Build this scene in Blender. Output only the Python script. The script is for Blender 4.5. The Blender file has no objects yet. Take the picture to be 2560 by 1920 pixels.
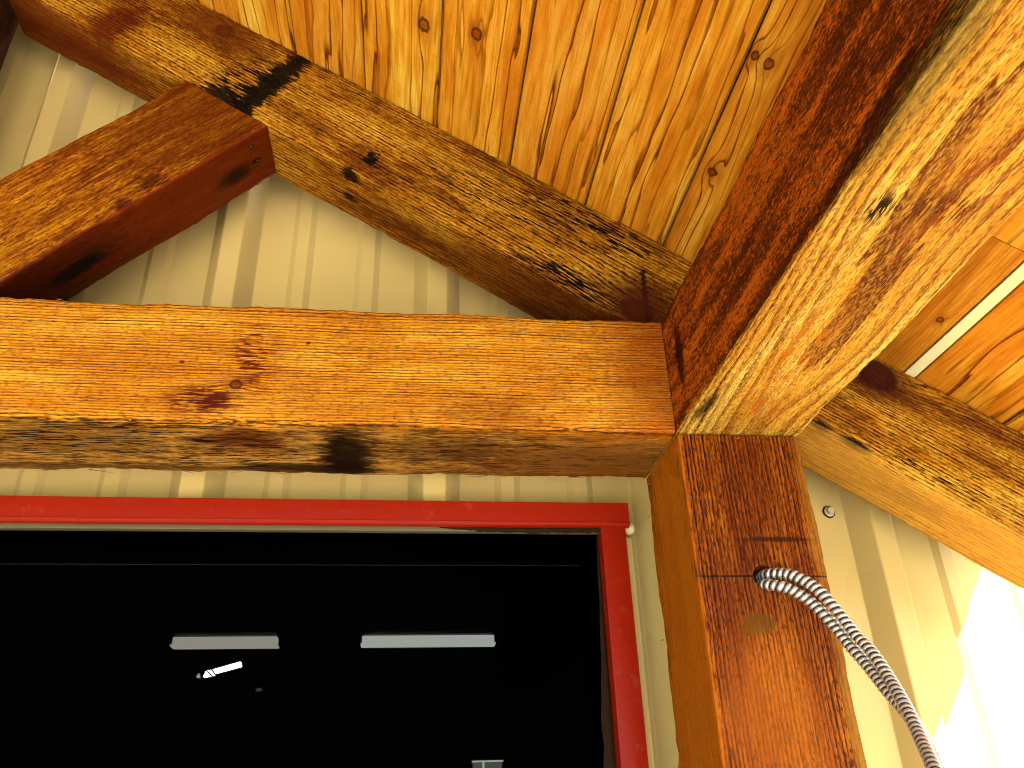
import bpy, bmesh, math, random
from mathutils import Vector, Matrix, noise
rad = math.radians
S = bpy.context.scene
C = S.collection
random.seed(7)

# ------------------------------------------------------------------ camera, sky, sun, exposure
cam = bpy.data.cameras.new('camera'); cam_o = bpy.data.objects.new('camera', cam); C.objects.link(cam_o)
cam_o.location = (-0.2963, -0.8228, -0.3916)
cam_o.rotation_euler = (rad(118.3557), rad(1.7459), rad(-6.6785))
cam.sensor_width = 36.0; cam.lens = 29.207; cam.clip_start = 0.01; cam.clip_end = 2000
S.camera = cam_o
SUN = Vector((0.42, -0.62, 0.60)).normalized()          # towards the sun
W = bpy.data.worlds.new('World'); S.world = W; W.use_nodes = True
wn = W.node_tree.nodes; wl = W.node_tree.links
bg = wn['Background']; sky = wn.new('ShaderNodeTexSky'); sky.sky_type = 'NISHITA'; sky.sun_disc = False
sky.sun_elevation = math.asin(SUN.z); sky.sun_rotation = math.atan2(SUN.x, SUN.y)
sky.air_density = 1.0; sky.dust_density = 2.0; sky.ozone_density = 0.6
wl.new(sky.outputs[0], bg.inputs[0]); bg.inputs[1].default_value = 0.06
sun = bpy.data.lights.new('sun', 'SUN'); sun.energy = 5.0; sun.angle = rad(0.5); sun.color = (1.0, 0.97, 0.91)
sun_o = bpy.data.objects.new('sun', sun); C.objects.link(sun_o)
sun_o.rotation_euler = SUN.to_track_quat('Z', 'Y').to_euler(); sun_o.location = SUN * 20
S.view_settings.view_transform = 'Standard'; S.view_settings.look = 'None'
S.view_settings.exposure = 3.05; S.view_settings.gamma = 1.0; S.view_settings.use_curve_mapping = False
S.cycles.use_denoising = True; S.cycles.denoising_input_passes = 'RGB_ALBEDO_NORMAL'; S.cycles.denoising_prefilter = 'NONE'; S.cycles.filter_width = 1.1
S.cycles.adaptive_threshold = 0.02; S.cycles.max_bounces = 8; S.cycles.diffuse_bounces = 1; S.cycles.transparent_max_bounces = 12

# ------------------------------------------------------------------ measures (metres)
H = 0.1475; WD = 0.1440; D = 0.14                        # tie / eave beam height, width, depth
TH = 0.558803; CT, ST = math.cos(TH), math.sin(TH)       # roof pitch
YR = 0.0405; RC = 0.15319; HR = 0.1399                   # rafter front plane, line height at x=0, rafter depth
U = Vector((CT, 0, -ST)); N = Vector((ST, 0, CT)); K = CT * RC + HR
GZ = -2.0; YB = 0.222; YT = 0.188                        # ground, siding pan and rib planes
RIDGE_X = -1.0; EAVE_X = 0.54; ROOF_Y0 = 0.183; ROOF_Y1 = -1.6
def roof_z(x): return (K - ST * x) / CT

# ------------------------------------------------------------------ helpers
def lin(c):
    return tuple(((v / 255) / 12.92 if v / 255 <= 0.04045 else ((v / 255 + 0.055) / 1.055) ** 2.4) for v in c) + (1.0,)
def tag(o, label=None, cat=None, group=None, kind=None):
    if label: o['label'] = label
    if cat: o['category'] = cat
    if group: o['group'] = group
    if kind: o['kind'] = kind
    return o
def empty(name, loc=(0, 0, 0)):
    o = bpy.data.objects.new(name, None); C.objects.link(o); o.location = loc; o.empty_display_size = 0.05
    return o
def link(name, me, mat=None, parent=None, M=None):
    o = bpy.data.objects.new(name, me); C.objects.link(o)
    if mat and not me.materials: me.materials.append(mat)
    if parent: o.parent = parent
    if M is not None:
        o.matrix_basis = (parent.matrix_basis.inverted() @ M) if parent else M
    return o
def mesh_of(bm, name, smooth=None):
    me = bpy.data.meshes.new(name); bmesh.ops.recalc_face_normals(bm, faces=bm.faces)
    bm.to_mesh(me); bm.free()
    if smooth is not None:
        for p in me.polygons: p.use_smooth = True
        me.set_sharp_from_angle(angle=rad(smooth))
    return me
def frame(O, ex, ey):
    ex = Vector(ex).normalized(); ey = Vector(ey).normalized(); ez = ex.cross(ey)
    M = Matrix.Identity(4)
    for i in range(3): M[i][0] = ex[i]; M[i][1] = ey[i]; M[i][2] = ez[i]; M[i][3] = O[i]
    return M
def box(bm, a, b, bev=0.0):
    r = bmesh.ops.create_cube(bm, size=1.0); vs = r['verts']
    for v in vs:
        v.co = Vector([(a[i] + b[i]) / 2 + v.co[i] * (b[i] - a[i]) for i in range(3)])
    if bev:
        es = list({e for v in vs for e in v.link_edges})
        bmesh.ops.bevel(bm, geom=es, offset=bev, segments=2, affect='EDGES', profile=0.6)
def box_obj(name, a, b, mat, parent=None, bev=0.0, smooth=None):
    bm = bmesh.new(); box(bm, a, b, bev)
    return link(name, mesh_of(bm, name, smooth), mat, parent)

# ------------------------------------------------------------------ node helper
class NT:
    def __init__(s, name):
        s.m = bpy.data.materials.new(name); s.m.use_nodes = True
        s.t = s.m.node_tree; s.n = s.t.nodes; s.bsdf = s.n['Principled BSDF']; s.out = s.n['Material Output']
    def set(s, sock, v):
        if hasattr(v, 'is_output') or isinstance(v, bpy.types.NodeSocket): s.t.links.new(v, sock)
        elif v is not None: sock.default_value = v
    def math(s, op, a, b=None, c=None, clamp=False):
        k = s.n.new('ShaderNodeMath'); k.operation = op; k.use_clamp = clamp
        for i, v in enumerate((a, b, c)):
            if v is not None: s.set(k.inputs[i], v)
        return k.outputs[0]
    def vmath(s, op, a, b=None):
        k = s.n.new('ShaderNodeVectorMath'); k.operation = op
        s.set(k.inputs[0], a)
        if b is not None: s.set(k.inputs[1], b)
        return k.outputs['Value'] if op in ('LENGTH', 'DISTANCE', 'DOT_PRODUCT') else k.outputs[0]
    def noise(s, vec, scale=1.0, detail=2.0, rough=0.5, w=None, col=False, dist=0.0):
        k = s.n.new('ShaderNodeTexNoise')
        k.noise_dimensions = '4D' if w is not None else '3D'
        s.set(k.inputs['Vector'], vec); k.inputs['Scale'].default_value = scale
        k.inputs['Detail'].default_value = detail; k.inputs['Roughness'].default_value = rough
        k.inputs['Distortion'].default_value = dist
        if w is not None: s.set(k.inputs['W'], w)
        return k.outputs['Color' if col else 'Fac']
    def mr(s, v, a, b, c=0.0, d=1.0, smooth=True):
        k = s.n.new('ShaderNodeMapRange'); k.interpolation_type = 'SMOOTHSTEP' if smooth else 'LINEAR'
        for i, x in enumerate((v, a, b, c, d)): s.set(k.inputs[i], x)
        return k.outputs[0]
    def mix(s, f, a, b, op='MIX'):
        k = s.n.new('ShaderNodeMix'); k.data_type = 'RGBA'; k.blend_type = op
        s.set(k.inputs[0], f); s.set(k.inputs[6], a); s.set(k.inputs[7], b)
        return k.outputs[2]
    def sep(s, v):
        k = s.n.new('ShaderNodeSeparateXYZ'); s.set(k.inputs[0], v); return k.outputs
    def comb(s, x, y, z):
        k = s.n.new('ShaderNodeCombineXYZ')
        for i, v in enumerate((x, y, z)): s.set(k.inputs[i], v)
        return k.outputs[0]
    def ramp(s, v, stops):
        k = s.n.new('ShaderNodeValToRGB'); e = k.color_ramp.elements
        while len(e) < len(stops): e.new(0.5)
        for i, (p, c) in enumerate(stops): e[i].position = p; e[i].color = c if len(c) == 4 else (*c, 1)
        s.set(k.inputs[0], v); return k.outputs[0]
    def coord(s):
        return s.n.new('ShaderNodeTexCoord').outputs['Object']
    def bump(s, h, dist, strength=1.0):
        k = s.n.new('ShaderNodeBump'); k.inputs['Distance'].default_value = dist; k.inputs['Strength'].default_value = strength
        s.set(k.inputs['Height'], h); s.t.links.new(k.outputs[0], s.bsdf.inputs['Normal'])

BLACK = lin((14, 8, 4)); REDBR = lin((108, 40, 6)); OLIVE = lin((92, 84, 40))

def wood(name, light, mid, dark, line, freq=260, pith=(0.05, -0.06), warp=0.010, warp_x=1.5, ring=0.6, prof=(0.50, 0.90),
         fiber=0.35, blotch=0.5, blotch_s=(5, 22, 22), saw=0.25, brk=0.6, knots=(), stains=(), flecks=(),
         bump=0.0012, rough=0.62, seed=0.0, rnd=False, tint=None, ticks=0.0, kflow=0.75, mottle=(), fine=1.0):
    """Solid wood: growth rings about a pith line (local X), fibres, saw marks, knots, stains."""
    t = NT(name); P = t.coord()
    x, y, z = t.sep(P)
    off = (seed * 1.37, seed * 0.61, seed * 0.83)
    if rnd:
        ri = t.n.new('ShaderNodeObjectInfo').outputs['Random']
        PS = t.vmath('ADD', P, t.vmath('MULTIPLY', t.comb(ri, ri, ri), (31.0, 17.0, 23.0)))
    else: PS = t.vmath('ADD', P, off)
    ns = lambda sc, det=1.0, ro=0.6, col=False: t.noise(t.vmath('MULTIPLY', PS, tuple(k * (fine if sc[0] > 7 else 1.0) for k in sc)), 1.0, det, ro, None, col)
    n1 = t.vmath('SUBTRACT', ns((warp_x, 5.0, 5.0), 1.0, 0.5, True), (0.5, 0.5, 0.5))   # wander of the pith line
    nx, ny, nz = t.sep(n1)
    yy = t.math('MULTIPLY_ADD', ny, warp * 2, y); zz = t.math('MULTIPLY_ADD', nz, warp * 2, z)
    py, pz = pith
    if rnd:
        py = t.math('MULTIPLY_ADD', t.math('FRACT', t.math('MULTIPLY', ri, 13.7)), 0.07, pith[0])
        pz = t.math('MULTIPLY_ADD', t.math('FRACT', t.math('MULTIPLY', ri, 7.3)), -0.035, pith[1])
    dy = t.math('SUBTRACT', yy, py); dz = t.math('SUBTRACT', zz, pz)
    dist = t.math('SQRT', t.math('ADD', t.math('MULTIPLY', dy, dy), t.math('MULTIPLY', dz, dz)))
    fib = ns((16, 620, 620)); sw = ns((430, 70, 70)); tick = ns((75, 300, 300), 1.0, 0.6)
    kmask = halo = kring = None
    for (kx, ky, kz, kr) in knots:
        q = t.vmath('SUBTRACT', P, (kx, ky, kz))
        L = t.vmath('LENGTH', t.vmath('MULTIPLY', q, (0.24 / kr, 0.62 / kr, 0.62 / kr)))
        L2 = t.math('MULTIPLY', L, L)
        g = t.math('DIVIDE', 1.0, t.math('MULTIPLY_ADD', L2, L2, 1.0))
        dist = t.math('MULTIPLY_ADD', g, kr * kflow, dist)
        rr = t.vmath('LENGTH', t.vmath('MULTIPLY', q, (0.80 / kr, 1.0 / kr, 1.0 / kr)))
        rr = t.math('MULTIPLY_ADD', nx, 1.2, t.math('MULTIPLY_ADD', t.math('SUBTRACT', tick, 0.5), 0.6, rr))
        core = t.mr(rr, 1.05, 0.75); edge = t.math('MULTIPLY', t.mr(rr, 0.45, 0.92), t.mr(rr, 1.2, 0.95))
        hl = t.mr(t.vmath('LENGTH', t.vmath('MULTIPLY', q, (0.40 / kr, 0.8 / kr, 0.8 / kr))), 2.1, 0.6)
        kmask = core if kmask is None else t.math('MAXIMUM', kmask, core)
        kring = edge if kring is None else t.math('MAXIMUM', kring, edge)
        halo = hl if halo is None else t.math('MAXIMUM', halo, hl)
    dn = ns((7, 90, 90))
    ph = t.math('MULTIPLY_ADD', dist, freq, t.math('MULTIPLY', dn, 1.1))
    fr = t.math('FRACT', ph)
    rl = t.math('MULTIPLY', t.mr(fr, prof[0], prof[1]), t.mr(fr, 1.0, 0.955))
    rv = t.n.new('ShaderNodeTexWhiteNoise'); rv.noise_dimensions = '1D'; t.set(rv.inputs['W'], t.math('FLOOR', ph))
    rl = t.math('MULTIPLY', rl, t.math('MULTIPLY_ADD', rv.outputs['Value'], 0.65, 0.55))
    rl = t.math('MULTIPLY', rl, t.math('MULTIPLY_ADD', t.mr(tick, 0.40, 0.60), brk, 1.0 - brk))
    bl = ns(blotch_s, 3.0, 0.62); bl2 = ns((blotch_s[0] * 6, blotch_s[1] * 5, blotch_s[2] * 5), 1.0, 0.65)
    v = t.math('ADD', t.math('MULTIPLY', bl, 0.70), t.math('MULTIPLY', bl2, 0.30))
    col = t.ramp(v, [(0.36, light), (0.5, mid), (0.62, t_mix(mid, dark, blotch))])
    if rnd:
        col = t.mix(t.math('MULTIPLY', t.math('FRACT', t.math('MULTIPLY', ri, 29.3)), 0.45), col, tint or dark)
    col = t.mix(t.math('MULTIPLY', t.mr(fib, 0.45, 0.72), fiber), col, line)
    col = t.mix(t.math('MULTIPLY', t.mr(sw, 0.56, 0.74), saw), col, line)
    col = t.mix(t.math('MULTIPLY', t.mr(tick, 0.42, 0.28), saw * 0.6), col, t_mix(light, (1, 0.8, 0.5, 1), 0.35))
    col = t.mix(t.math('MULTIPLY', rl, ring), col, line)
    if ticks: col = t.mix(t.math('MULTIPLY', t.mr(ns((110, 420, 420), 0.0), 0.54, 0.70), ticks), col, line)
    if knots:
        col = t.mix(t.math('MULTIPLY', halo, 0.40), col, t_mix(dark, line, 0.5))
        kc = t.mix(sw, t_mix(dark, line, 0.2), t_mix(dark, line, 0.95))
        col = t.mix(t.math('MULTIPLY', kmask, 0.80), col, kc)
        col = t.mix(t.math('MULTIPLY', kring, 0.70), col, t_mix(BLACK, line, 0.35))
    if stains or flecks or mottle:
        sn = ns((16, 60, 60), 2.0, 0.65)
        jit = t.math('ADD', t.math('MULTIPLY', t.math('SUBTRACT', sn, 0.5), -2.2), t.math('MULTIPLY', t.math('SUBTRACT', tick, 0.5), -1.6))
    if mottle:
        mo = t.math('ADD', t.math('MULTIPLY', t.math('SUBTRACT', bl, 0.5), 1.0), t.math('MULTIPLY_ADD', t.math('SUBTRACT', sn, 0.5), 0.45, t.math('MULTIPLY_ADD', ns((85, 260, 260), 3.0, 0.75), 1.25, -0.125)))
    for (c, r, ca, cb) in mottle:
        L = t.vmath('LENGTH', t.vmath('MULTIPLY', t.vmath('SUBTRACT', P, c), tuple(1.0 / k for k in r)))
        mc = t.ramp(mo, [(0.34, cb), (0.50, t_mix(ca, cb, 0.30)), (0.62, ca)])
        col = t.mix(t.math('MULTIPLY', t.mr(L, 1.02, 0.97), 0.90), col, mc)
    for (c, r, sc, stg, soft, nz_amt) in stains:
        q = t.vmath('SUBTRACT', P, c)
        L = t.vmath('LENGTH', t.vmath('MULTIPLY', q, tuple(1.0 / k for k in r)))
        L = t.math('MULTIPLY_ADD', jit, nz_amt, L)
        col = t.mix(t.math('MULTIPLY', t.mr(L, 1.0 + soft, 1.0 - soft), stg), col, sc)
    if flecks:
        f0 = ns((30, 300, 300), 2.0, 0.65)
        f0 = t.math('ADD', f0, t.math('MULTIPLY_ADD', rl, 0.10, t.math('MULTIPLY', t.math('SUBTRACT', sn, 0.5), 0.35)))
    for (c, r, sc, lo, hi) in flecks:
        q = t.vmath('SUBTRACT', P, c)
        L = t.vmath('LENGTH', t.vmath('MULTIPLY', q, tuple(1.0 / k for k in r)))
        col = t.mix(t.math('MULTIPLY', t.mr(f0, lo, hi), t.mr(L, 1.15, 0.35)), col, sc)
    gm = t.n.new('ShaderNodeGamma'); t.set(gm.inputs[0], col); gm.inputs[1].default_value = 1.42
    col = t.mix(1.0, gm.outputs[0], (1.07, 1.34, 1.50, 1), 'MULTIPLY')
    t.set(t.bsdf.inputs['Base Color'], col)
    t.bsdf.inputs['Roughness'].default_value = rough
    t.bsdf.inputs['Specular IOR Level'].default_value = 0.08
    hh = t.math('MULTIPLY_ADD', sw, 0.6 * (saw / 0.25), t.math('MULTIPLY_ADD', tick, 0.6, t.math('MULTIPLY', fib, 0.6)))
    t.bump(hh, bump)
    return t.m
def t_mix(a, b, f): return tuple(a[i] * (1 - f) + b[i] * f for i in range(3)) + (1.0,)

def paint(name, col, rough=0.35, coat=0.0, bumpy=0.0, dirt=0.0, dirt_col=(0.1, 0.07, 0.03, 1), metal=0.0, spec=0.5, sc=(14, 14, 5)):
    t = NT(name); P = t.coord()
    n = t.noise(t.vmath('MULTIPLY', P, sc), 1.0, 4.0, 0.6)
    c = t.mix(t.mr(n, 0.35, 0.7, 0.0, 0.10), col, t_mix(col, (0, 0, 0, 1), 0.35))
    if dirt:
        d = t.noise(P, 60, 4.0, 0.7); d2 = t.noise(P, 900, 1.0)
        c = t.mix(t.math('MULTIPLY', t.mr(d, 0.55, 0.75), dirt), c, dirt_col)
        c = t.mix(t.math('MULTIPLY', t.mr(d2, 0.72, 0.78), dirt), c, dirt_col)
    t.set(t.bsdf.inputs['Base Color'], c)
    t.set(t.bsdf.inputs['Roughness'], t.mr(n, 0.3, 0.7, rough * 0.85, rough * 1.2))
    t.bsdf.inputs['Metallic'].default_value = metal; t.bsdf.inputs['Specular IOR Level'].default_value = spec
    t.bsdf.inputs['Coat Weight'].default_value = coat; t.bsdf.inputs['Coat Roughness'].default_value = 0.18
    if bumpy: t.bump(t.noise(t.vmath('MULTIPLY', P, (6, 6, 1.5)), 1.0, 2.0), bumpy)
    return t.m
def glow(name, col, strength):
    t = NT(name); t.n.remove(t.bsdf)
    e = t.n.new('ShaderNodeEmission'); e.inputs[0].default_value = col; e.inputs[1].default_value = strength
    t.t.links.new(e.outputs[0], t.out.inputs[0]); return t.m

# ------------------------------------------------------------------ timber builder
def timber_mesh(name, L, dy, dz, x0=None, x1=None, bev=0.0020, seg=0.007, amp=0.0011, edge=0.0016, seed=0.0, warpf=None):
    """Sawn timber: local X length, Y 0..dy, Z 0..dz; rounded uneven arrises."""
    def side(n, d): return [bev + (d - 2 * bev) * f for f in ([0.0, 0.06] + [i / n for i in range(1, n)] + [0.94, 1.0])]
    k = bev * 0.293
    per = []                                              # (y, z, edge weight)
    ys, zs = side(4, dy), side(4, dz)
    for i, a in enumerate(ys): per.append((a, 0.0, 1.0 if i in (0, len(ys) - 1) else 0.0))
    per.append((dy - k, k, 1.0))
    for i, a in enumerate(zs): per.append((dy, a, 1.0 if i in (0, len(zs) - 1) else 0.0))
    per.append((dy - k, dz - k, 1.0))
    for i, a in enumerate(reversed(ys)): per.append((a, dz, 1.0 if i in (0, len(ys) - 1) else 0.0))
    per.append((k, dz - k, 1.0))
    for i, a in enumerate(reversed(zs)): per.append((0.0, a, 1.0 if i in (0, len(zs) - 1) else 0.0))
    per.append((k, k, 1.0))
    m = len(per); nseg = max(2, int(L / seg)); bm = bmesh.new(); rings = []
    for i in range(nseg + 1):
        f = i / nseg; ring = []
        for (y, z, e) in per:
            a = x0(y, z) if x0 else 0.0; b = x1(y, z) if x1 else L
            x = a + (b - a) * f
            p = Vector((x * 7 + seed, y * 9 + seed * 1.7, z * 9))
            o = noise.noise(p) * amp
            cy = 1 if y > dy / 2 else -1; cz = 1 if z > dz / 2 else -1
            yy, zz = y, z
            on_y = (y <= k or y >= dy - k); on_z = (z <= k or z >= dz - k)
            if on_y: yy += cy * o
            if on_z: zz += cz * o
            if e:
                q = 0.7 * noise.noise(Vector((x * 14 + cy * 11 + seed, cz * 23, 1.3))) + 0.55 * noise.noise(Vector((x * 70 + cy * 5, cz * 9, seed)))
                q = edge * (q - 0.25)
                yy += cy * min(q, 0.0006); zz += cz * min(q, 0.0006)
            if warpf: yy, zz = warpf(x, yy, zz)
            ring.append(bm.verts.new((x, yy, zz)))
        rings.append(ring)
    for i in range(nseg):
        for j in range(m):
            bm.faces.new((rings[i][j], rings[i][(j + 1) % m], rings[i + 1][(j + 1) % m], rings[i + 1][j]))
    bm.faces.new(rings[0]); bm.faces.new(rings[-1])
    return mesh_of(bm, name, 50)

def splinter(parent, p, d, L, r, mat, name='splinter'):
    """A thin torn fibre standing off an arris (local coordinates of the timber)."""
    bm = bmesh.new(); p = Vector(p); d = Vector(d).normalized()
    s = d.orthogonal().normalized(); t2 = d.cross(s); rings = []
    bend = Vector((random.uniform(-1, 1), random.uniform(-1, 1), random.uniform(-1, 1))) * L * 0.22
    for i in range(5):
        f = i / 4; c = p + d * L * f + bend * f * f; rr = r * (1 - f * 0.9)
        rings.append([bm.verts.new(c + (s * math.cos(a) + t2 * math.sin(a)) * rr) for a in (0, 2.1, 4.2)])
    for i in range(4):
        for j in range(3): bm.faces.new((rings[i][j], rings[i][(j + 1) % 3], rings[i + 1][(j + 1) % 3], rings[i + 1][j]))
    return link(name, mesh_of(bm, name), mat, parent)

# ------------------------------------------------------------------ materials
M_TIE = wood('tie_wood', lin((234, 168, 66)), lin((220, 146, 46)), lin((176, 94, 22)), lin((84, 34, 6)), fine=1.5, ticks=0.35, freq=360, pith=(0.30, 0.44),
    warp=0.004, warp_x=1.2, ring=0.78, prof=(0.40, 0.86), fiber=0.30, blotch=0.3, saw=0.06, brk=0.35, seed=2.1, bump=0.0013,
    knots=[(1.5113, 0.0, 0.0458, 0.0050)],
    stains=[((1.484, 0.0, 0.026), (0.022, 0.02, 0.010), REDBR, 0.55, 0.7, 1.2),
            ((1.4509, 0, 0.0717), (0.003, 0.01, 0.002), REDBR, 0.9, 0.4, 0.1), ((1.5836, 0, 0.1015), (0.0025, 0.01, 0.002), REDBR, 0.9, 0.4, 0.1),
            ((1.995, 0.0, 0.07), (0.06, 0.02, 0.10), lin((150, 66, 14)), 0.55, 0.6, 0.15), ((1.79, 0.0, 0.02), (0.05, 0.02, 0.02), REDBR, 0.35, 0.6, 0.3),
            # weathered underside
            ((1.35, 0.078, 0.0), (0.85, 0.070, 0.003), lin((208, 152, 80)), 0.85, 0.2, 0.10),
            ((1.30, 0.050, 0.0), (0.32, 0.055, 0.003), lin((96, 62, 28)), 0.50, 0.5, 1.3), ((1.52, 0.045, 0.0), (0.05, 0.03, 0.003), REDBR, 0.7, 0.6, 0.4),
            ((1.628, 0.082, 0.0), (0.030, 0.075, 0.004), BLACK, 0.97, 0.45, 0.42), ((1.585, 0.122, 0.0), (0.075, 0.014, 0.004), BLACK, 0.85, 0.5, 0.35),
            ((1.74, 0.06, 0.0), (0.10, 0.05, 0.003), lin((104, 72, 34)), 0.65, 0.6, 0.9), ((1.90, 0.09, 0.0), (0.16, 0.07, 0.003), lin((110, 58, 20)), 0.7, 0.6, 0.6),
            ((1.20, 0.128, 0.0), (0.60, 0.010, 0.003), lin((60, 36, 14)), 0.6, 0.5, 0.5)],
    flecks=[((1.480, 0.0, 0.026), (0.050, 0.02, 0.022), REDBR, 0.44, 0.54), ((1.525, 0.0, 0.085), (0.030, 0.02, 0.055), lin((120, 48, 8)), 0.50, 0.60), ((1.42, 0.06, 0.0), (0.35, 0.09, 0.004), lin((44, 20, 8)), 0.53, 0.61), ((1.8, 0.07, 0.0), (0.25, 0.08, 0.004), lin((60, 30, 10)), 0.60, 0.68)])
M_RAFTER = wood('rafter_wood', lin((230, 170, 68)), lin((206, 138, 38)), lin((138, 74, 12)), lin((72, 30, 5)), fine=1.3, ticks=0.45, freq=250, pith=(0.28, -0.30),
    warp=0.007, warp_x=1.6, ring=0.95, prof=(0.30, 0.82), fiber=0.25, blotch=0.85, saw=0.14, brk=0.60, seed=5.3, bump=0.0018,
    knots=[(0.3136, 0.0, 0.1112, 0.013), (1.042, 0.0, 0.024, 0.020), (1.3447, 0.0, 0.112, 0.020)],
    stains=[((0.433, 0.0, 0.072), (0.018, 0.02, 0.105), lin((26, 11, 3)), 0.95, 0.30, 0.75), ((0.405, 0.0, 0.004), (0.050, 0.012, 0.018), lin((26, 11, 3)), 0.9, 0.4, 0.9),
            ((0.185, 0.0, 0.030), (0.030, 0.02, 0.050), REDBR, 0.85, 0.6, 0.45), ((0.30, 0.0, 0.115), (0.09, 0.02, 0.035), lin((120, 58, 10)), 0.7, 0.6, 0.4),
            ((0.627, 0.0, 0.035), (0.009, 0.01, 0.012), BLACK, 0.95, 0.4, 1.5), ((0.612, 0.010, 0.0), (0.014, 0.011, 0.009), BLACK, 0.90, 0.5, 1.4),
            ((0.609, 0.057, 0.0), (0.012, 0.006, 0.004), BLACK, 0.9, 0.5, 0.8), ((0.05, 0.06, 0.0), (0.22, 0.08, 0.006), lin((120, 44, 6)), 0.75, 0.5, 0.3),
            *[((1.0215 + 0.0385 * i / 9, 0.0, 0.0815 - 0.065 * i / 9), (0.0030, 0.01, 0.0050), BLACK, 0.9, 0.5, 0.3) for i in range(10)],
            ((0.98, 0.06, 0.0), (0.26, 0.06, 0.006), lin((112, 50, 10)), 0.65, 0.6, 0.3),
            ((1.05, 0.0, 0.03), (0.050, 0.02, 0.045), lin((100, 40, 6)), 0.8, 0.6, 0.35),
            ((1.335, 0.0, 0.105), (0.060, 0.02, 0.026), lin((84, 26, 4)), 0.8, 0.6, 0.35), ((1.352, 0.0, 0.001), (0.020, 0.008, 0.008), BLACK, 0.95, 0.5, 0.45),
            ((1.306, 0.0, 0.002), (0.012, 0.006, 0.008), BLACK, 0.9, 0.5, 0.45), ((1.45, 0.05, 0.0), (0.22, 0.07, 0.004), lin((232, 176, 92)), 0.55, 0.5, 0.2)],
    flecks=[((0.400, 0.0, 0.040), (0.050, 0.02, 0.085), lin((26, 11, 3)), 0.50, 0.58), ((0.86, 0.0, 0.055), (0.22, 0.02, 0.085), lin((24, 12, 5)), 0.60, 0.65), ((0.93, 0.0, 0.112), (0.14, 0.02, 0.035), lin((20, 12, 8)), 0.52, 0.58),
            ((0.945, 0.0, 0.012), (0.09, 0.012, 0.022), lin((14, 9, 8)), 0.49, 0.54), ((1.42, 0.0, 0.03), (0.15, 0.02, 0.05), lin((60, 30, 10)), 0.62, 0.67)])
M_BRACE = wood('brace_wood', lin((212, 148, 38)), lin((184, 112, 22)), lin((128, 62, 9)), lin((70, 26, 4)), fine=1.4, ticks=0.45, freq=230, pith=(0.26, -0.20),
    warp=0.008, ring=0.55, fiber=0.40, blotch=0.8, blotch_s=(9, 60, 60), saw=0.12, brk=0.8, seed=8.8, bump=0.0007, rough=0.5,
    stains=[((0.46, 0.0, 0.075), (0.15, 0.02, 0.11), lin((112, 50, 8)), 0.65, 0.6, 0.9), ((0.33, 0.0, 0.020), (0.018, 0.02, 0.014), lin((84, 30, 5)), 0.7, 0.5, 1.0),
            ((0.28, 0.0, 0.004), (0.012, 0.02, 0.012), lin((84, 26, 4)), 0.8, 0.5, 0.3),
            ((0.25, 0.050, 0.0), (0.55, 0.080, 0.005), lin((132, 52, 8)), 0.85, 0.2, 0.12), ((0.10, 0.060, 0.0), (0.16, 0.08, 0.005), lin((76, 24, 4)), 0.8, 0.6, 0.5),
            ((0.196, 0.048, 0.0), (0.040, 0.012, 0.004), BLACK, 0.9, 0.5, 0.3), ((0.436, 0.052, 0.0), (0.026, 0.014, 0.004), BLACK, 0.75, 0.6, 0.5),
            ((0.4697, 0.0206, 0), (0.004, 0.004, 0.004), BLACK, 0.95, 0.5, 0.3), ((0.472, 0.048, 0), (0.008, 0.004, 0.004), BLACK, 0.9, 0.5, 0.3)])
M_EAVE = wood('eave_beam_wood', lin((234, 190, 108)), lin((216, 160, 72)), lin((188, 116, 34)), lin((110, 48, 10)), fine=1.7, ticks=0.40, freq=330, pith=(-0.20, 0.060),
    warp=0.011, warp_x=2.0, ring=0.90, prof=(0.35, 0.84), fiber=0.35, blotch=0.35, blotch_s=(4, 40, 40), saw=0.06, brk=0.55, seed=3.7, bump=0.0016,
    knots=[(0.186, 0.098, 0.1440, 0.011)],
    stains=[((0.184, 0.075, 0.1440), (0.012, 0.040, 0.005), lin((60, 18, 4)), 0.85, 0.5, 0.3),
            ((0.95, 0.012, 0.1440), (0.42, 0.020, 0.006), lin((58, 18, 5)), 0.92, 0.25, 0.25),
            ((0.68, 0.0, 0.140), (0.11, 0.003, 0.014), lin((112, 92, 50)), 0.55, 0.6, 0.5), ((0.2058, 0.0, 0.1325), (0.035, 0.004, 0.006), lin((40, 20, 6)), 0.75, 0.6, 0.7)],
    mottle=[((0.8, 0.0915, 0.1440), (6.0, 0.090, 0.0045), lin((88, 20, 3)), lin((206, 106, 18)))],
    flecks=[((0.30, 0.0, 0.08), (0.14, 0.004, 0.030), lin((196, 118, 36)), 0.52, 0.64), ((0.530, 0.0, 0.060), (0.020, 0.004, 0.040), lin((70, 26, 6)), 0.50, 0.58),
            ((0.527, 0.0, 0.108), (0.020, 0.004, 0.014), lin((60, 26, 6)), 0.46, 0.54), ((0.58, 0.0, 0.05), (0.12, 0.004, 0.05), lin((160, 82, 20)), 0.56, 0.66), ((0.20, 0.0, 0.06), (0.05, 0.004, 0.05), lin((196, 116, 34)), 0.54, 0.66)])
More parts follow.
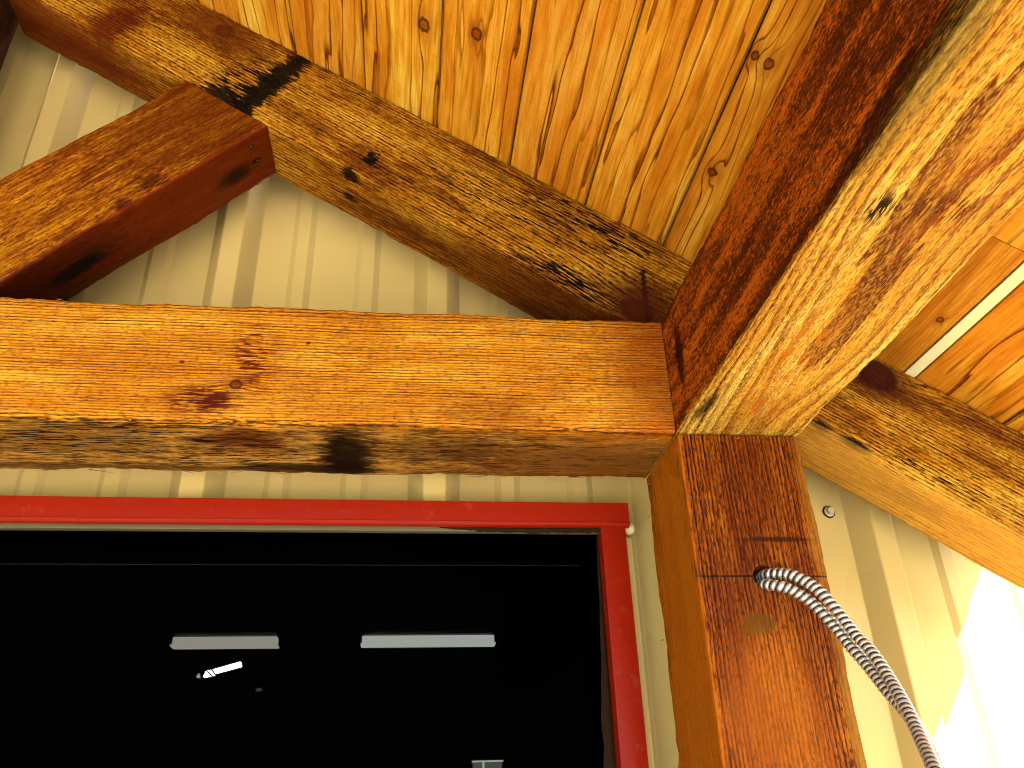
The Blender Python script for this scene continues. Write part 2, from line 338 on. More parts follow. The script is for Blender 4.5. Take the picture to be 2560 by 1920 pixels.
M_POST = wood('post_wood', lin((198, 122, 36)), lin((176, 98, 24)), lin((142, 68, 13)), lin((58, 20, 3)), fine=1.35, ticks=0.60, freq=260, pith=(-0.22, -0.26),
    warp=0.004, warp_x=1.0, ring=0.95, prof=(0.30, 0.82), fiber=0.45, blotch=0.8, blotch_s=(5, 34, 34), saw=0.10, brk=0.45, seed=11.2, bump=0.0013,
    knots=[(1.786, 0.0, 0.1432, 0.0045)],
    stains=[((1.94, 0.0, 0.06), (0.07, 0.01, 0.045), lin((112, 50, 10)), 0.30, 0.6, 0.9), ((1.83, 0.0, 0.10), (0.050, 0.01, 0.045), lin((100, 42, 8)), 0.40, 0.6, 1.0),
            ((1.9, 0.0, 0.004), (0.5, 0.02, 0.008), lin((176, 122, 50)), 0.5, 0.6, 0.8), ((1.5, 0.0, 0.0), (0.35, 0.02, 0.010), lin((172, 122, 54)), 0.55, 0.6, 0.8),
            ((1.7873, 0.0, 0.085), (0.010, 0.01, 0.017), lin((110, 76, 22)), 0.8, 0.4, 0.3),
            ((1.836, 0.0, 0.07), (0.0012, 0.01, 0.09), lin((52, 18, 4)), 0.75, 0.4, 0.15), ((1.876, 0.0, 0.050), (0.003, 0.01, 0.034), lin((60, 20, 4)), 0.7, 0.5, 0.3),
            ((1.70, 0.0, 0.085), (0.07, 0.01, 0.05), lin((196, 116, 44)), 0.5, 0.6, 0.3),
            ((1.7, 0.06, 0.1440), (0.5, 0.09, 0.004), lin((212, 126, 30)), 0.65, 0.5, 0.8)])  # last entry: left face painted lighter to offset its shade
M_KING = wood('king_post_wood', lin((120, 52, 8)), lin((96, 36, 6)), lin((70, 22, 4)), lin((44, 12, 3)), freq=200, pith=(0.2, 0.05), ring=0.3, seed=4.2)
PLK = dict(light=lin((242, 190, 92)), mid=lin((228, 160, 58)), dark=lin((200, 116, 28)), line=lin((122, 54, 8)), freq=54, pith=(-0.005, -0.012), warp=0.018, kflow=1.7,
    warp_x=3.4, ring=0.85, prof=(0.72, 0.96), fiber=0.20, blotch=0.6, blotch_s=(3, 26, 26), saw=0.10, brk=0.15, bump=0.0003, rough=0.45)
M_PLANK = wood('plank_cedar', seed=21.0, rnd=True, tint=lin((204, 116, 30)), **PLK)
M_LIT_JOINT = paint('lit_joint_paint', lin((252, 232, 170)), 0.5)
M_DECK = paint('roof_deck_wood', lin((150, 110, 70)), 0.8)
M_SPL = paint('splinter_wood', lin((206, 128, 44)), 0.7); M_SPLD = paint('dark_splinter_wood', lin((110, 46, 10)), 0.7)
M_SIDING = paint('tan_siding_paint', lin((218, 184, 112)), 0.30, coat=0.0, spec=0.25, sc=(2, 2, 1))
M_SCREW = paint('tan_screw_paint', lin((216, 196, 150)), 0.35, dirt=0.3)
M_RUBBER = paint('black_rubber', lin((20, 18, 16)), 0.8)
M_RED = paint('red_trim_paint', lin((148, 27, 4)), 0.32, coat=0.0, dirt=0.05, spec=0.15, dirt_col=lin((235, 190, 160)))
M_SEAL = paint('brown_sealant', lin((40, 22, 8)), 0.8, spec=0.1, dirt=0.8, dirt_col=lin((20, 12, 6)))
M_ALU = paint('grimy_olive_frame', lin((92, 82, 48)), 0.5, dirt=0.5, dirt_col=lin((74, 58, 26)), sc=(8, 40, 40))
M_HOUSE0 = paint('dull_rail', lin((34, 28, 18)), 0.6)
M_DARK = paint('black_interior', (0.0, 0.0, 0.0, 1), 0.95, spec=0.0)
M_NAIL = paint('dark_nail_steel', lin((60, 48, 40)), 0.45, metal=0.8)
M_CAP = paint('cream_cap', lin((236, 208, 150)), 0.5)

# cable armour: bright galvanised strip with dark wood reflections painted into the grooves
t = NT('galvanised_armour')
g = t.n.new('ShaderNodeAttribute'); g.attribute_name = 'groove'
cc = t.mix(g.outputs['Fac'], lin((226, 224, 216)), lin((26, 10, 3)))
t.set(t.bsdf.inputs['Base Color'], cc); t.set(t.bsdf.inputs['Metallic'], t.math('MULTIPLY_ADD', g.outputs['Fac'], -0.75, 0.78))
t.set(t.bsdf.inputs['Roughness'], t.math('MULTIPLY_ADD', g.outputs['Fac'], 0.3, 0.27)); M_ARM = t.m
# window glass
t = NT('window_glass'); t.n.remove(t.bsdf)
a = t.n.new('ShaderNodeBsdfTransparent'); a.inputs[0].default_value = (0.8, 0.82, 0.8, 1)
b = t.n.new('ShaderNodeBsdfGlossy'); b.inputs['Roughness'].default_value = 0.02; b.inputs['Color'].default_value = (0.006, 0.006, 0.006, 1)
mx = t.n.new('ShaderNodeMixShader'); mx.inputs[0].default_value = 0.03
t.t.links.new(a.outputs[0], mx.inputs[1]); t.t.links.new(b.outputs[0], mx.inputs[2]); t.t.links.new(mx.outputs[0], t.out.inputs[0]); M_GLASS = t.m
# unseen ground: dark grass cuts side light, pale concrete bounces it from the front
t = NT('unseen_dark_lawn'); P = t.coord()
n1 = t.noise(P, 0.5, 4.0, 0.65); n2 = t.noise(P, 40, 3.0, 0.6)
cc = t.mix(n1, lin((70, 84, 34)), lin((92, 96, 46))); cc = t.mix(t.mr(n2, 0.4, 0.7, 0.0, 0.5), cc, lin((44, 54, 20)))
t.set(t.bsdf.inputs['Base Color'], cc); t.bsdf.inputs['Roughness'].default_value = 0.95; t.bump(n2, 0.03); M_GROUND = t.m
t = NT('bounce_concrete'); P = t.coord()
n1 = t.noise(P, 1.3, 5.0, 0.65); n2 = t.noise(P, 60, 3.0, 0.6)
cc = t.mix(n1, lin((206, 202, 194)), lin((186, 182, 174))); cc = t.mix(t.mr(n2, 0.5, 0.7, 0.0, 0.3), cc, lin((136, 132, 126)))
t.set(t.bsdf.inputs['Base Color'], cc); t.bsdf.inputs['Roughness'].default_value = 0.9; t.bump(n2, 0.004); M_APRON = t.m
M_FLOOR = paint('added_dark_slab', lin((104, 98, 90)), 0.85, dirt=0.2)

# ------------------------------------------------------------------ ground
bm = bmesh.new(); bmesh.ops.create_grid(bm, x_segments=40, y_segments=40, size=300)
tag(link('ground', mesh_of(bm, 'ground'), M_GROUND, M=Matrix.Translation((0, 0, GZ))), kind='structure')

bm = bmesh.new(); box(bm, (-2.7, -1.75, GZ + 0.004), (0.75, 0.20, GZ + 0.10), 0.01)
tag(link('added_porch_floor', mesh_of(bm, 'added_porch_floor'), M_FLOOR), kind='structure')  # unseen, added dark to cut bounce light from below
bm = bmesh.new(); box(bm, (-4.5, -9.0, GZ - 0.05), (3.5, -1.752, GZ + 0.06), 0.008)
tag(link('bounce_apron', mesh_of(bm, 'bounce_apron'), M_APRON), kind='structure')  # unseen, added to bounce sunlight in from the front

# ------------------------------------------------------------------ siding wall
wall = empty('siding_wall', (-0.3, YB, GZ))
tag(wall, 'tan ribbed metal siding wall behind the timbers', 'wall')
RS = 0.303; R0 = -0.2665
OPX0, OPX1, OPZ0, OPZ1 = -1.55, -0.050, -1.25, -0.048     # window opening
def rib_profile(xa, xb):
    pts = []
    i = math.floor((xa - R0) / RS) - 1
    while R0 + i * RS < xb + RS:
        c = R0 + i * RS
        for dx, h in ((-0.0350, 0), (-0.0335, 0.0010), (-0.0146, 0.0300), (-0.0130, 0.031), (0.0130, 0.031), (0.0146, 0.0300), (0.0335, 0.0010), (0.0350, 0),
                      (0.082, 0), (0.090, 0.0055), (0.107, 0.0055), (0.1160, 0), (0.180, 0), (0.188, 0.0055), (0.207, 0.0055), (0.2160, 0)):
            pts.append((c + dx, h))
        i += 1
    pts.sort()
    out = []
    def at(x):
        for (a, b), (c2, d2) in zip(pts, pts[1:]):
            if a <= x <= c2: return b + (d2 - b) * (x - a) / max(1e-9, c2 - a)
        return 0.0
    xs = sorted({round(x, 5) for x, _ in pts if xa < x < xb} | {xa, xb} | {x for x in (OPX0, OPX1) if xa < x < xb})
    return [(x, at(x)) for x in xs]
def panel(xa, xb, lift):
    pr = rib_profile(xa, xb); bm = bmesh.new(); TOP = 3.0
    zs_full = [GZ, OPZ0, OPZ1, TOP]; grid = {}
    def v(i, z):
        if (i, z) not in grid: grid[(i, z)] = bm.verts.new((pr[i][0], YB - pr[i][1] - lift, z))
        return grid[(i, z)]
    for i in range(len(pr) - 1):
        mid = (pr[i][0] + pr[i + 1][0]) / 2
        for za, zb in zip(zs_full, zs_full[1:]):
            if OPX0 < mid < OPX1 and za == OPZ0: continue
            bm.faces.new((v(i, za), v(i + 1, za), v(i + 1, zb), v(i, zb)))
    me = mesh_of(bm, 'panel')
    o = link('panel', me, M_SIDING, wall, Matrix.Identity(4))
    s = o.modifiers.new('thick', 'SOLIDIFY'); s.thickness = 0.0007; s.offset = 0
    return o
CORNER_X = 0.95  # unseen corner, wall ended here to cut light from the right
for j in range(-3, 3):                                     # sheets cover three ribs each and lap over the next rib
    xa = R0 + (j - 1) * 3 * RS
    o = panel(xa, min(xa + 3 * RS + 0.0235, CORNER_X), 0.0)
    o.location.y += 0.0012 * (j % 2)
bm = bmesh.new()
for k in range(11):                                        # unseen side wall behind the added corner
    y0 = YB + k * RS
    for (a, ha), (b, hb) in zip([(0, 0), (0.10, 0), (0.122, 0.029), (0.146, 0.029), (0.168, 0), (RS, 0)], [(0.10, 0), (0.122, 0.029), (0.146, 0.029), (0.168, 0), (RS, 0)]):
        bm.faces.new([bm.verts.new(v) for v in ((CORNER_X + ha, y0 + a, GZ), (CORNER_X + hb, y0 + b, GZ), (CORNER_X + hb, y0 + b, 3.0), (CORNER_X + ha, y0 + a, 3.0))])
bmesh.ops.remove_doubles(bm, verts=bm.verts, dist=1e-5)
link('added_side_panel', mesh_of(bm, 'added_side_panel'), M_SIDING, wall, Matrix.Identity(4))
bm = bmesh.new(); box(bm, (CORNER_X - 0.07, YB - 0.036, GZ), (CORNER_X + 0.036, YB - 0.0305, 3.0)); box(bm, (CORNER_X + 0.0305, YB - 0.0304, GZ), (CORNER_X + 0.036, YB + 0.07, 3.0))
link('added_corner_trim', mesh_of(bm, 'added_corner_trim'), M_SIDING, wall, Matrix.Identity(4))
def screw(x, z, y=YB, r=0.0052):
    bm = bmesh.new()
    bmesh.ops.create_cone(bm, cap_ends=True, segments=6, radius1=r, radius2=r * 0.92, depth=0.0055, matrix=Matrix.Translation((0, 0, 0.0052)))
    bmesh.ops.create_cone(bm, cap_ends=True, segments=20, radius1=r * 1.45, radius2=r * 1.25, depth=0.0016, matrix=Matrix.Translation((0, 0, 0.0022)))
    o = link('screw', mesh_of(bm, 'screw'), M_SCREW, wall, Matrix.Translation((x, y, z)) @ Matrix.Rotation(rad(90), 4, 'X') @ Matrix.Rotation(0.4, 4, 'Z'))
    bm = bmesh.new()
    bmesh.ops.create_cone(bm, cap_ends=True, segments=20, radius1=r * 1.75, radius2=r * 1.6, depth=0.0018, matrix=Matrix.Translation((0, 0, 0.0009)))
    w = bpy.data.objects.new('washer', mesh_of(bm, 'washer')); w.data.materials.append(M_RUBBER); C.objects.link(w); w.parent = o
for x in (0.283, 0.283 + RS): screw(x, -0.0118)

# ------------------------------------------------------------------ porch roof: planks, deck, fascia
roof = empty('porch_roof', (RIDGE_X, 0.0, roof_z(RIDGE_X)))
tag(roof, 'cedar plank porch ceiling sloping down to the right above the rafter', 'ceiling')
SE = EAVE_X * CT - roof_z(EAVE_X) * ST; SR = RIDGE_X * CT - roof_z(RIDGE_X) * ST
PW = 0.1215; S0 = -0.8608
def plank_mesh(L, wd, seed, th=0.018, ch=0.0032):
    prof = [(0.0010, th), (0.0010, ch), (ch, 0.0), (wd / 2, 0.0), (wd - ch, 0.0), (wd - 0.0010, ch), (wd - 0.0010, th)]
    n = max(2, int(L / 0.05)); bm = bmesh.new(); rings = []
    for i in range(n + 1):
        x = L * i / n
        rings.append([bm.verts.new((x, y + 0.0006 * noise.noise(Vector((x * 6, seed, y))), z)) for y, z in prof])
    m = len(prof)
    for i in range(n):
        for j in range(m): bm.faces.new((rings[i][j], rings[i][(j + 1) % m], rings[i + 1][(j + 1) % m], rings[i + 1][j]))
    bm.faces.new(rings[0]); bm.faces.new(rings[-1]); return mesh_of(bm, 'plank', 20)
def slope_M(s, y, off=0.0): return frame(N * (K + off) + U * s + Vector((0, y, 0)), (0, -1, 0), U)
PKN = {  # knots of single planks: (local x, local y, radius)
    -5: [], }
def plank(s, wd, y0, y1, off, mat, seed):
    return link('plank', plank_mesh(y0 - y1, wd, seed), mat, roof, slope_M(s, y0, off))
LEN0 = ROOF_Y0
kn = lambda s, y, si, r: (LEN0 - y, s - si, 0.0, r)
special = {}
def pk(i): return S0 + i * PW
special[2] = [kn(-0.5203, -0.112, pk(2), 0.0095)]
special[3] = [kn(-0.4441, -0.138, pk(3), 0.0070)]
special[6] = [kn(-0.124, -0.2756, pk(6), 0.005), kn(-0.108, -0.2736, pk(6), 0.006), kn(-0.1132, -0.1137, pk(6), 0.0062)]
special[8] = [kn(0.2015, -0.0664, pk(8), 0.004)]
for i in range(-4, 12):
    s = pk(i)
    if s > SE - 0.01: break
    mat = M_PLANK
    if i in special:
        P2 = dict(PLK)
        P2.update({2: dict(pith=(0.060, -0.012)), 3: dict(pith=(0.045, -0.016), light=lin((240, 178, 84))), 6: dict(light=lin((236, 172, 74)), mid=lin((218, 144, 50)), dark=lin((186, 106, 26)), freq=95),
                   8: dict(light=lin((230, 168, 76)), mid=lin((212, 142, 52)), dark=lin((180, 110, 34)), freq=240, ring=0.45)}[i])
        mat = wood('plank_cedar_knotty', seed=30.0 + i, knots=special[i], **P2)
    off = {6: -0.0022, 5: 0.0006}.get(i, 0.0004 * ((i * 7) % 5))
    wd = min(PW, SE - s)
    if i == 8:                                             # sunlit joint, its light painted as a pale strip; this board has a butt joint
        wd = 0.1080
        plank(s, wd, ROOF_Y0, -0.203, off, mat, i); plank(s, wd, -0.2045, ROOF_Y1, off - 0.001, M_PLANK, i + 50)
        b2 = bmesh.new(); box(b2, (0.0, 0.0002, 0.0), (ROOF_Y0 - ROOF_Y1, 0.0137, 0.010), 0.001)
        link('lit_joint', mesh_of(b2, 'lit_joint'), M_LIT_JOINT, roof, slope_M(s + wd, ROOF_Y0, 0.0008))
        continue
    if i == 9: off = 0.002
    plank(s, wd, ROOF_Y0, ROOF_Y1, off, mat, i)
b2 = bmesh.new(); box(b2, (0, SR, 0.0205), (ROOF_Y0 - ROOF_Y1, SE, 0.045)); link('roof_deck', mesh_of(b2, 'roof_deck'), M_DECK, roof, slope_M(0, ROOF_Y0))
UM = Vector((-CT, 0, -ST)); ridge = Vector((RIDGE_X, 0, roof_z(RIDGE_X)))
b2 = bmesh.new(); box(b2, (0, -1.85, 0.0), (ROOF_Y0 - ROOF_Y1, 0.02, 0.045)); link('roof_deck', mesh_of(b2, 'roof_deck'), M_DECK, roof, frame(ridge + Vector((0, ROOF_Y0, 0)), (0, -1, 0), -UM))

# ------------------------------------------------------------------ timbers
tie = link('tie_beam', timber_mesh('tie_beam', 2.0 - 0.0016, D, H, edge=0.0026, seed=1.0), M_TIE, M=frame((-2.0, 0, 0), (1, 0, 0), (0, 1, 0)))
tag(tie, 'wide horizontal orange timber tie beam with weathered, black-stained underside above the window', 'beam')

rafter = link('rafter', timber_mesh('rafter', 1.70, 0.0984, HR - 0.001, x0=lambda y, z: -0.004 - z * math.tan(TH), x1=lambda y, z: 1.075 + (0.478 - ST * z) / CT, seed=2.0, edge=0.0022), M_RAFTER,
              M=frame(Vector((0, YR, RC)) - U * 1.075, U, (0, 1, 0)))
tag(rafter, 'long sloping timber rafter with dark stain bands running down to the right under the planks', 'rafter')

s2 = 2 ** -0.5; EB = Vector((s2, 0, s2)); NB = Vector((-s2, 0, s2)); OB = Vector((-0.5057, YR, 0.4684)) - EB * 0.5
def brace_end(y, z):                                       # cut to the rafter's underside
    p0 = OB + NB * z; return (CT * RC - 0.0006 - N.dot(p0)) / N.dot(EB)
def brace_foot(y, z):
    p0 = OB + NB * z; return (H - 0.0008 - p0.z) / EB.z
brace = link('brace', timber_mesh('brace', 0.55, 0.093, 0.138, x0=brace_foot, x1=brace_end, seed=3.0, edge=0.0018), M_BRACE, M=frame(OB + Vector((0, -0.001, 0)), EB, (0, 1, 0)))
tag(brace, 'dark red-brown diagonal timber brace between the rafter and the tie beam', 'brace')

def eave_warp(x, y, z):                                    # long hollow beside the lower left arris
    if x > 0.53 and z > WD - 0.012 and 0.002 < y < 0.045:
        f = min(1.0, (x - 0.53) / 0.25); e = max(0.0, 1 - abs(y - 0.012) / 0.03)
        z -= 0.007 * f * e
    return y, z
eave = link('eave_beam', timber_mesh('eave_beam', 1.7, H, WD, seed=4.0, edge=0.0020, warpf=eave_warp), M_EAVE, M=frame((WD, D, 0), (0, -1, 0), (0, 0, 1)))
tag(eave, 'thick eave beam running out overhead from the post top, pale orange underside and dark red side', 'beam')

post_me = timber_mesh('post', 2.0, D, WD, x0=lambda y, z: 0.10, x1=lambda y, z: 1.9980 + 0.0012 * noise.noise(Vector((y * 40, z * 60, 2))), seed=5.0, edge=0.0022)
post = link('post', post_me, M_POST, M=frame((WD, 0, GZ), (0, 0, 1), (0, 1, 0)))
tag(post, 'upright brown timber post with a cable hole at the right of the window', 'post')
# drilled cable hole
cb = bmesh.new(); bmesh.ops.create_cone(cb, cap_ends=True, segments=28, radius1=0.0128, radius2=0.0128, depth=0.14)
cme = mesh_of(cb, 'drill'); cut = bpy.data.objects.new('drill', cme); C.objects.link(cut)
cut.matrix_world = Matrix.Translation((0.0730, 0.02, -0.1650)) @ Matrix.Rotation(rad(90), 4, 'X')
md = post.modifiers.new('hole', 'BOOLEAN'); md.object = cut; md.operation = 'DIFFERENCE'; md.solver = 'EXACT'
bpy.context.view_layer.update()
dg = bpy.context.evaluated_depsgraph_get()
nm = bpy.data.meshes.new_from_object(post.evaluated_get(dg)); post.modifiers.clear(); post.data = nm
bpy.data.objects.remove(cut); bpy.data.meshes.remove(cme)
nm.set_sharp_from_angle(angle=rad(50))

king = link('king_post', timber_mesh('king_post', 0.86, D, 0.139, seed=6.0), M_KING, M=frame((-0.931, 0.0, H + 0.0008), (0, 0, 1), (0, 1, 0)))
tag(king, 'dark king post at the upper left corner beside the rafter end', 'post')

for parent, pts in ((tie, [(1.300, 0.003, H), (1.313, 0.004, H), (1.535, 0.003, H), (1.548, 0.003, H), (1.541, 0.004, H), (1.59, 0.002, H), (1.79, 0.003, H)]),):
    for (x, y, z) in pts:
        splinter(parent, (x, y, z - 0.001), (random.choice((-1, 1)), random.uniform(-0.2, 0.1), random.uniform(0.15, 0.5)), random.uniform(0.010, 0.022), 0.0006, random.choice((M_SPL, M_SPLD)))
for i in range(14):
    x = random.uniform(1.2, 1.95)
    splinter(tie, (x, 0.139, 0.001), (random.choice((-1, 1)), 0.1, -random.uniform(0.02, 0.22)), random.uniform(0.01, 0.03), 0.0007, random.choice((M_SPL, M_SPLD)))
for i in range(9):
    x = random.uniform(0.33, 0.49)
    splinter(brace, (x, 0.092, 0.0), (1, random.uniform(-.3, .1), -random.uniform(0.05, 0.4)), random.uniform(0.008, 0.02), 0.0005, M_SPLD)
for (x, y, z) in [(1.855, 0.139, WD), (1.99, 0.10, WD), (1.985, 0.12, WD), (1.95, 0.14, WD), (1.80, 0.139, WD), (1.995, 0.001, 0.09), (1.996, 0.001, 0.07), (1.70, 0.001, 0.14)]:
    splinter(post, (x, y, z), (random.uniform(-1, 0.4), -0.2, random.uniform(0.3, 0.9)), random.uniform(0.005, 0.010), 0.0006, random.choice((M_SPL, M_SPLD)))

def nail(parent, x, y):
    bm = bmesh.new(); bmesh.ops.create_cone(bm, cap_ends=True, segments=14, radius1=0.0032, radius2=0.0026, depth=0.0012, matrix=Matrix.Translation((x, y, -0.0002)) @ Matrix.Rotation(math.pi, 4, 'X'))
    return link('nail', mesh_of(bm, 'nail'), M_NAIL, parent)
nail(brace, 0.4697, 0.0206); nail(brace, 0.4740, 0.0500)

# ------------------------------------------------------------------ armoured cables
def cable(label, pts, r=0.0060, pitch=0.0062, phase=0.0):
    P = [Vector(p) for p in pts]; P = [P[0] * 2 - P[1]] + P + [P[-1] * 2 - P[-2]]
    dense = []
    for i in range(1, len(P) - 2):
        for j in range(40):
            f = j / 40; a, b, c, d = P[i - 1:i + 3]
            dense.append(0.5 * ((2 * b) + (c - a) * f + (2 * a - 5 * b + 4 * c - d) * f * f + (3 * b - a - 3 * c + d) * f ** 3))
    dense.append(P[-2])
    step = pitch / 9; out = [dense[0]]; acc = 0.0
    for a, b in zip(dense, dense[1:]):
        seg = (b - a).length
        while acc + seg >= step:
            a = a + (b - a).normalized() * (step - acc); seg = (b - a).length; acc = 0.0; out.append(a.copy())
        acc += seg
    bm = bmesh.new(); lay = bm.verts.layers.float.new('groove'); rings = []; NSEG = 18
    up = Vector((0.3, -1, 0.2))
    for i, c in enumerate(out):
        t3 = (out[min(i + 1, len(out) - 1)] - out[max(i - 1, 0)]).normalized()
        s = up.cross(t3).normalized(); up = t3.cross(s).normalized(); ring = []
        for j in range(NSEG):
            a = 2 * math.pi * j / NSEG
            f = (i * step / pitch + j / NSEG + phase) % 1.0
            hgt = max(0.0, math.sin(math.pi * min(1.0, f / 0.66))) ** 0.55 if f < 0.66 else 0.0
            v = bm.verts.new(c + (s * math.cos(a) + up * math.sin(a)) * r * (0.80 + 0.22 * hgt)); v[lay] = 1.0 - min(1.0, hgt * 1.35)
            ring.append(v)
        rings.append(ring)
    for A, B in zip(rings, rings[1:]):
        for j in range(NSEG): bm.faces.new((A[j], A[(j + 1) % NSEG], B[(j + 1) % NSEG], B[j]))
    bm.faces.new(rings[0]); bm.faces.new(rings[-1])
    o = link('armored_cable', mesh_of(bm, 'armored_cable', 60), M_ARM)
    return tag(o, label, 'cable', 'armoured cables coming out of the post')
cable('upper of the two ribbed silver cables looping out of the hole in the post',
    [(0.0775, 0.035, -0.1605), (0.0775, 0.018, -0.1605), (0.079, 0.002, -0.1612), (0.0913, -0.0117, -0.1645), (0.1004, -0.019, -0.1706), (0.1106, -0.0252, -0.1802), (0.1173, -0.0308, -0.1911), (0.1232, -0.036, -0.2048),
     (0.1286, -0.0412, -0.2197), (0.1319, -0.0498, -0.2348), (0.1345, -0.0603, -0.2471), (0.1352, -0.0724, -0.262), (0.1342, -0.0857, -0.2792), (0.131, -0.1002, -0.2944), (0.1266, -0.1157, -0.3103), (0.121, -0.132, -0.3266),
     (0.1137, -0.1493, -0.3409), (0.1056, -0.1673, -0.3544), (0.0972, -0.186, -0.3702), (0.087, -0.208, -0.395), (0.078, -0.225, -0.45), (0.072, -0.23, -0.55), (0.07, -0.23, -0.95)])
cable('lower of the two ribbed silver cables, tucked under the other below the hole',
    [(0.0735, 0.035, -0.1718), (0.0730, 0.018, -0.1718), (0.0725, 0.003, -0.1722), (0.0803, -0.0087, -0.1762), (0.091, -0.013, -0.1805), (0.1029, -0.0162, -0.1892), (0.1114, -0.0188, -0.1982), (0.1179, -0.024, -0.2103), (0.1242, -0.0286, -0.2235),
     (0.1284, -0.0362, -0.2379), (0.1304, -0.0455, -0.25), (0.1326, -0.0562, -0.2633), (0.1331, -0.068, -0.2763), (0.1326, -0.0808, -0.2897), (0.1327, -0.0945, -0.3027), (0.1311, -0.109, -0.3152), (0.1281, -0.1243, -0.3295), (0.123, -0.1402, -0.3432),
     (0.1154, -0.1568, -0.3555), (0.1071, -0.174, -0.3698), (0.099, -0.197, -0.395), (0.091, -0.214, -0.45), (0.085, -0.218, -0.55), (0.083, -0.218, -0.95)], phase=0.4)

# ------------------------------------------------------------------ window
win = empty('window', (-0.8, 0.172, OPZ0))
tag(win, 'dark window in a glossy red metal frame under the tie beam', 'window')
ID = Matrix.Identity(4)
def wbox(name, a, b, mat, bev=0.0, parent=win, smooth=None):
    bm = bmesh.new(); box(bm, a, b, bev); return link(name, mesh_of(bm, name, smooth), mat, parent, ID)
def extrude_x(name, prof, xa, xb, mat):                    # prof in (y, z)
    bm = bmesh.new(); n = 24; rings = []
    for i in range(n + 1):
        x = xa + (xb - xa) * i / n; rings.append([bm.verts.new((x, y + 0.0003 * noise.noise(Vector((x * 9, y, 3))), z + 0.0003 * noise.noise(Vector((x * 7, z, 8))))) for y, z in prof])
    for A, B in zip(rings, rings[1:]):
        for j in range(len(prof)): bm.faces.new((A[j], A[(j + 1) % len(prof)], B[(j + 1) % len(prof)], B[j]))
    bm.faces.new(rings[0]); bm.faces.new(rings[-1]); return link(name, mesh_of(bm, name, 30), mat, win, ID)
head = extrude_x('head_trim', [(0.168, -0.0225), (0.221, -0.0225), (0.221, -0.0252), (0.1705, -0.0252), (0.1695, -0.0480), (0.1715, -0.0500), (0.1765, -0.0508), (0.1765, -0.0535), (0.1690, -0.0530), (0.1668, -0.0510), (0.1666, -0.0492), (0.1675, -0.0480)], -1.60, -0.0185, M_RED)
wbox('side_trim', (-0.0555, 0.1725, OPZ0 + 0.03), (-0.0235, 0.2205, -0.0515), M_RED, 0.0016, smooth=40)
wbox('side_trim', (-1.59, 0.1725, OPZ0 + 0.03), (-1.552, 0.2205, -0.0515), M_RED, 0.0016, smooth=40)
wbox('sill_trim', (-1.60, 0.1690, OPZ0 - 0.01), (-0.0185, 0.2205, OPZ0 + 0.03), M_RED, 0.0016, smooth=40)
wbox('edge_channel', (-0.0232, 0.195, OPZ0 - 0.01), (-0.0105, 0.2212, -0.060), M_SIDING, 0.001)
wbox('sash_head', (-1.55, 0.180, -0.0580), (-0.0558, 0.190, -0.0490), M_ALU, 0.001)
wbox('sash_liner', (-1.55, 0.1905, -0.0582), (-0.0558, 0.2365, -0.0490), M_DARK)
wbox('sash_side', (-0.0735, 0.196, OPZ0 + 0.03), (-0.0557, 0.235, -0.0588), M_DARK, 0.001)
# smeared sealant along the jamb and in the corner
def sealant(pa, pb, wd, seed):
    bm = bmesh.new(); n = 70; rings = []; pa, pb = Vector(pa), Vector(pb); d = (pb - pa)
    lat = Vector((-1, 0, 0)) if abs(d.z) > abs(d.x) else Vector((0, 0, -1))
    for i in range(n + 1):
        c = pa + d * i / n; q = 1 + 0.55 * noise.noise(Vector((i * 0.11, seed, 0))) + 0.3 * noise.noise(Vector((i * 0.5, seed, 4)))
        ww = wd * max(0.35, q) * min(1.0, 0.08 + i / 22); h = 0.0032 * (0.7 + 0.5 * noise.noise(Vector((i * 0.23, 7, seed))))
        rings.append([bm.verts.new(c), bm.verts.new(c + lat * ww * 0.3 + Vector((0, -h, 0))), bm.verts.new(c + lat * ww * 0.75 + Vector((0, -h * 0.7, 0))), bm.verts.new(c + lat * ww + Vector((0, 0.001, 0)))])
    for A, B in zip(rings, rings[1:]):
        for j in range(3): bm.faces.new((A[j], A[j + 1], B[j + 1], B[j]))
    return link('sealant', mesh_of(bm, 'sealant', 60), M_SEAL, win, ID)
sealant((-0.0560, 0.1945, -0.0590), (-0.0560, 0.1945, OPZ0 + 0.03), 0.0150, 2.0)
sealant((-0.26, 0.1792, -0.0530), (-0.0560, 0.1792, -0.0530), 0.0060, 5.0)
wbox('glass', (-1.55, 0.2060, OPZ0 + 0.03), (-0.0725, 0.2095, -0.0585), M_GLASS)
wbox('inner_rail', (-1.55, 0.229, -0.0872), (-0.076, 0.231, -0.0867), M_HOUSE0)
bm = bmesh.new(); bmesh.ops.create_uvsphere(bm, u_segments=16, v_segments=10, radius=0.0085)
for v in bm.verts: v.co *= 1 + 0.12 * noise.noise(v.co * 160); v.co.y *= 0.8
tag(link('plug', mesh_of(bm, 'plug', 60), M_CAP, win, Matrix.Translation((-0.0150, 0.1865, -0.0500))), 'small cream plug poking out under the end of the red head trim')

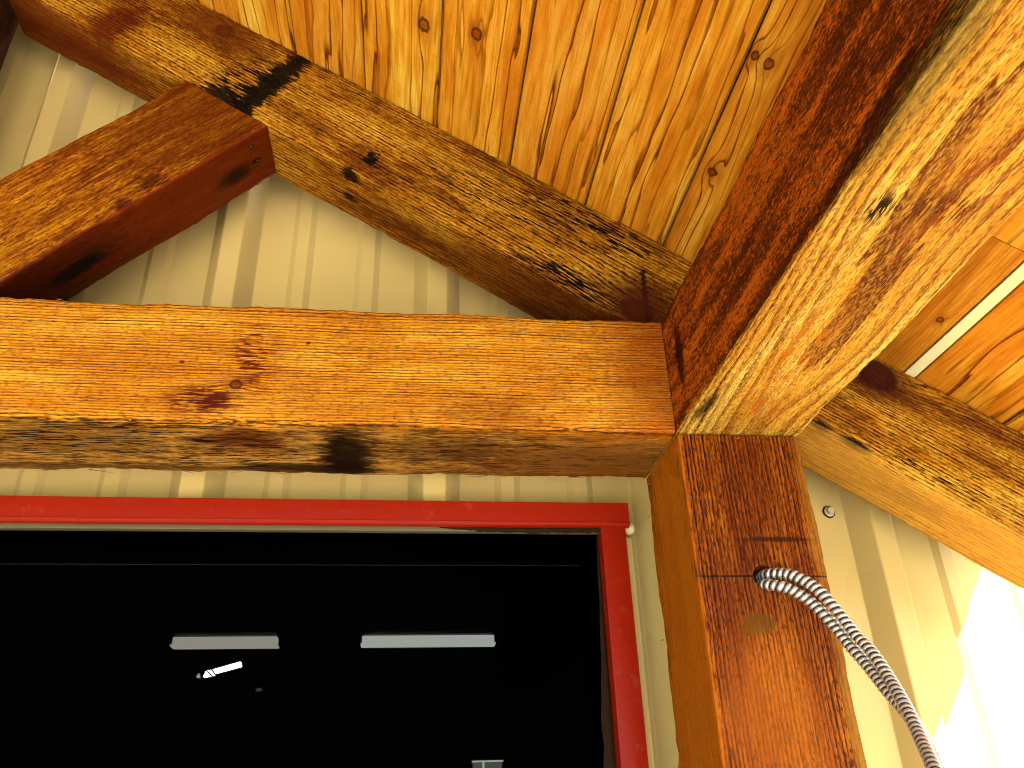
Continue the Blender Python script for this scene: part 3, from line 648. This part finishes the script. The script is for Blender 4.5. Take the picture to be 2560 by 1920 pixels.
# ------------------------------------------------------------------ dark room behind the glass
bm = bmesh.new(); box(bm, (-3.2, 0.2375, GZ + 0.01), (0.9, 3.2, 1.3))
bmesh.ops.delete(bm, geom=[f for f in bm.faces if f.calc_center_median().y < 0.3], context='FACES')
room = link('room', mesh_of(bm, 'room'), M_DARK); tag(room, kind='structure')
M_STRIP1 = glow('grey_bar_glow_warm', lin((176, 170, 158)), 0.115); M_STRIP2 = glow('grey_bar_glow_cool', lin((188, 190, 186)), 0.125); M_BRIGHT = glow('daylight', (1, 1, 1, 1), 1.2)
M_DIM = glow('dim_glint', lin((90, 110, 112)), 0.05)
M_BAR_TOP = paint('grey_bar_top', lin((40, 36, 28)), 0.6)
def strip(x0, x1, mat, label):  # pale bars behind the glass, drawn as glowing boxes
    e = empty('grey_bar', ((x0 + x1) / 2, 2.2, 0.23)); tag(e, label, 'light', 'grey bars behind the dark glass')
    for nm, a, b, m in (('bar_face', (x0, 2.195, 0.204), (x1, 2.24, 0.230), mat), ('lip', (x0 - 0.004, 2.185, 0.1985), (x1 + 0.004, 2.245, 0.2035), mat), ('bar_top', (x0 + 0.006, 2.19, 0.234), (x1 - 0.006, 2.26, 0.243), M_BAR_TOP)):
        bm = bmesh.new(); box(bm, a, b); link(nm, mesh_of(bm, nm), m, e, ID)
strip(-1.089, -0.743, M_STRIP1, 'left grey bar glowing inside the dark window')
strip(-0.452, 0.012, M_STRIP2, 'right, longer grey bar glowing inside the dark window')
def slab(name, quad, mat, parent, y=2.2, th=0.02):
    bm = bmesh.new(); A = [bm.verts.new((x, y, z)) for x, z in quad]; B = [bm.verts.new((x, y + th, z)) for x, z in quad]; n = len(quad)
    bm.faces.new(A); bm.faces.new(B[::-1])
    for i in range(n): bm.faces.new((A[i], A[(i + 1) % n], B[(i + 1) % n], B[i]))
    return link(name, mesh_of(bm, name), mat, parent, ID)
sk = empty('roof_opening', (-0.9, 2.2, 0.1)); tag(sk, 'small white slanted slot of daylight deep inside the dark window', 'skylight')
slab('glow_patch', [(-0.9445, 0.123), (-0.8574, 0.1474), (-0.8527, 0.1343), (-0.9354, 0.1123)], M_BRIGHT, sk)
slab('glow_patch', [(-0.972, 0.100), (-0.966, 0.118), (-0.950, 0.104)], M_BRIGHT, sk)
slab('glow_patch', [(-0.962, 0.120), (-0.952, 0.122), (-0.938, 0.106), (-0.944, 0.105)], M_BRIGHT, sk)
slab('glow_patch', [(-0.996, 0.100), (-0.989, 0.112), (-0.985, 0.098)], M_STRIP1, sk)
slab('glow_patch', [(-0.796, 0.0525), (-0.776, 0.056), (-0.782, 0.062), (-0.793, 0.060)], M_DIM, sk)  # reflection on the glass, painted as a dim glowing sliver
slab('glow_patch', [(-0.880, 0.034), (-0.872, 0.034), (-0.875, 0.038)], M_DIM, sk)  # another glass reflection painted as glow
fw = empty('far_window', (-0.02, 2.2, -0.3)); tag(fw, 'small dim grey window at the bottom edge of the dark glass', 'window')
slab('glow_patch', [(-0.066, -0.40), (0.030, -0.40), (0.030, -0.183), (-0.066, -0.183)], glow('dim_pane', lin((96, 104, 88)), 0.10), fw)
slab('frame', [(-0.070, -0.1825), (0.034, -0.1825), (0.034, -0.1785), (-0.070, -0.1785)], M_STRIP2, fw, 2.19)
slab('mullion', [(-0.036, -0.40), (-0.030, -0.40), (-0.030, -0.183), (-0.036, -0.183)], M_STRIP2, fw, 2.185, 0.01)
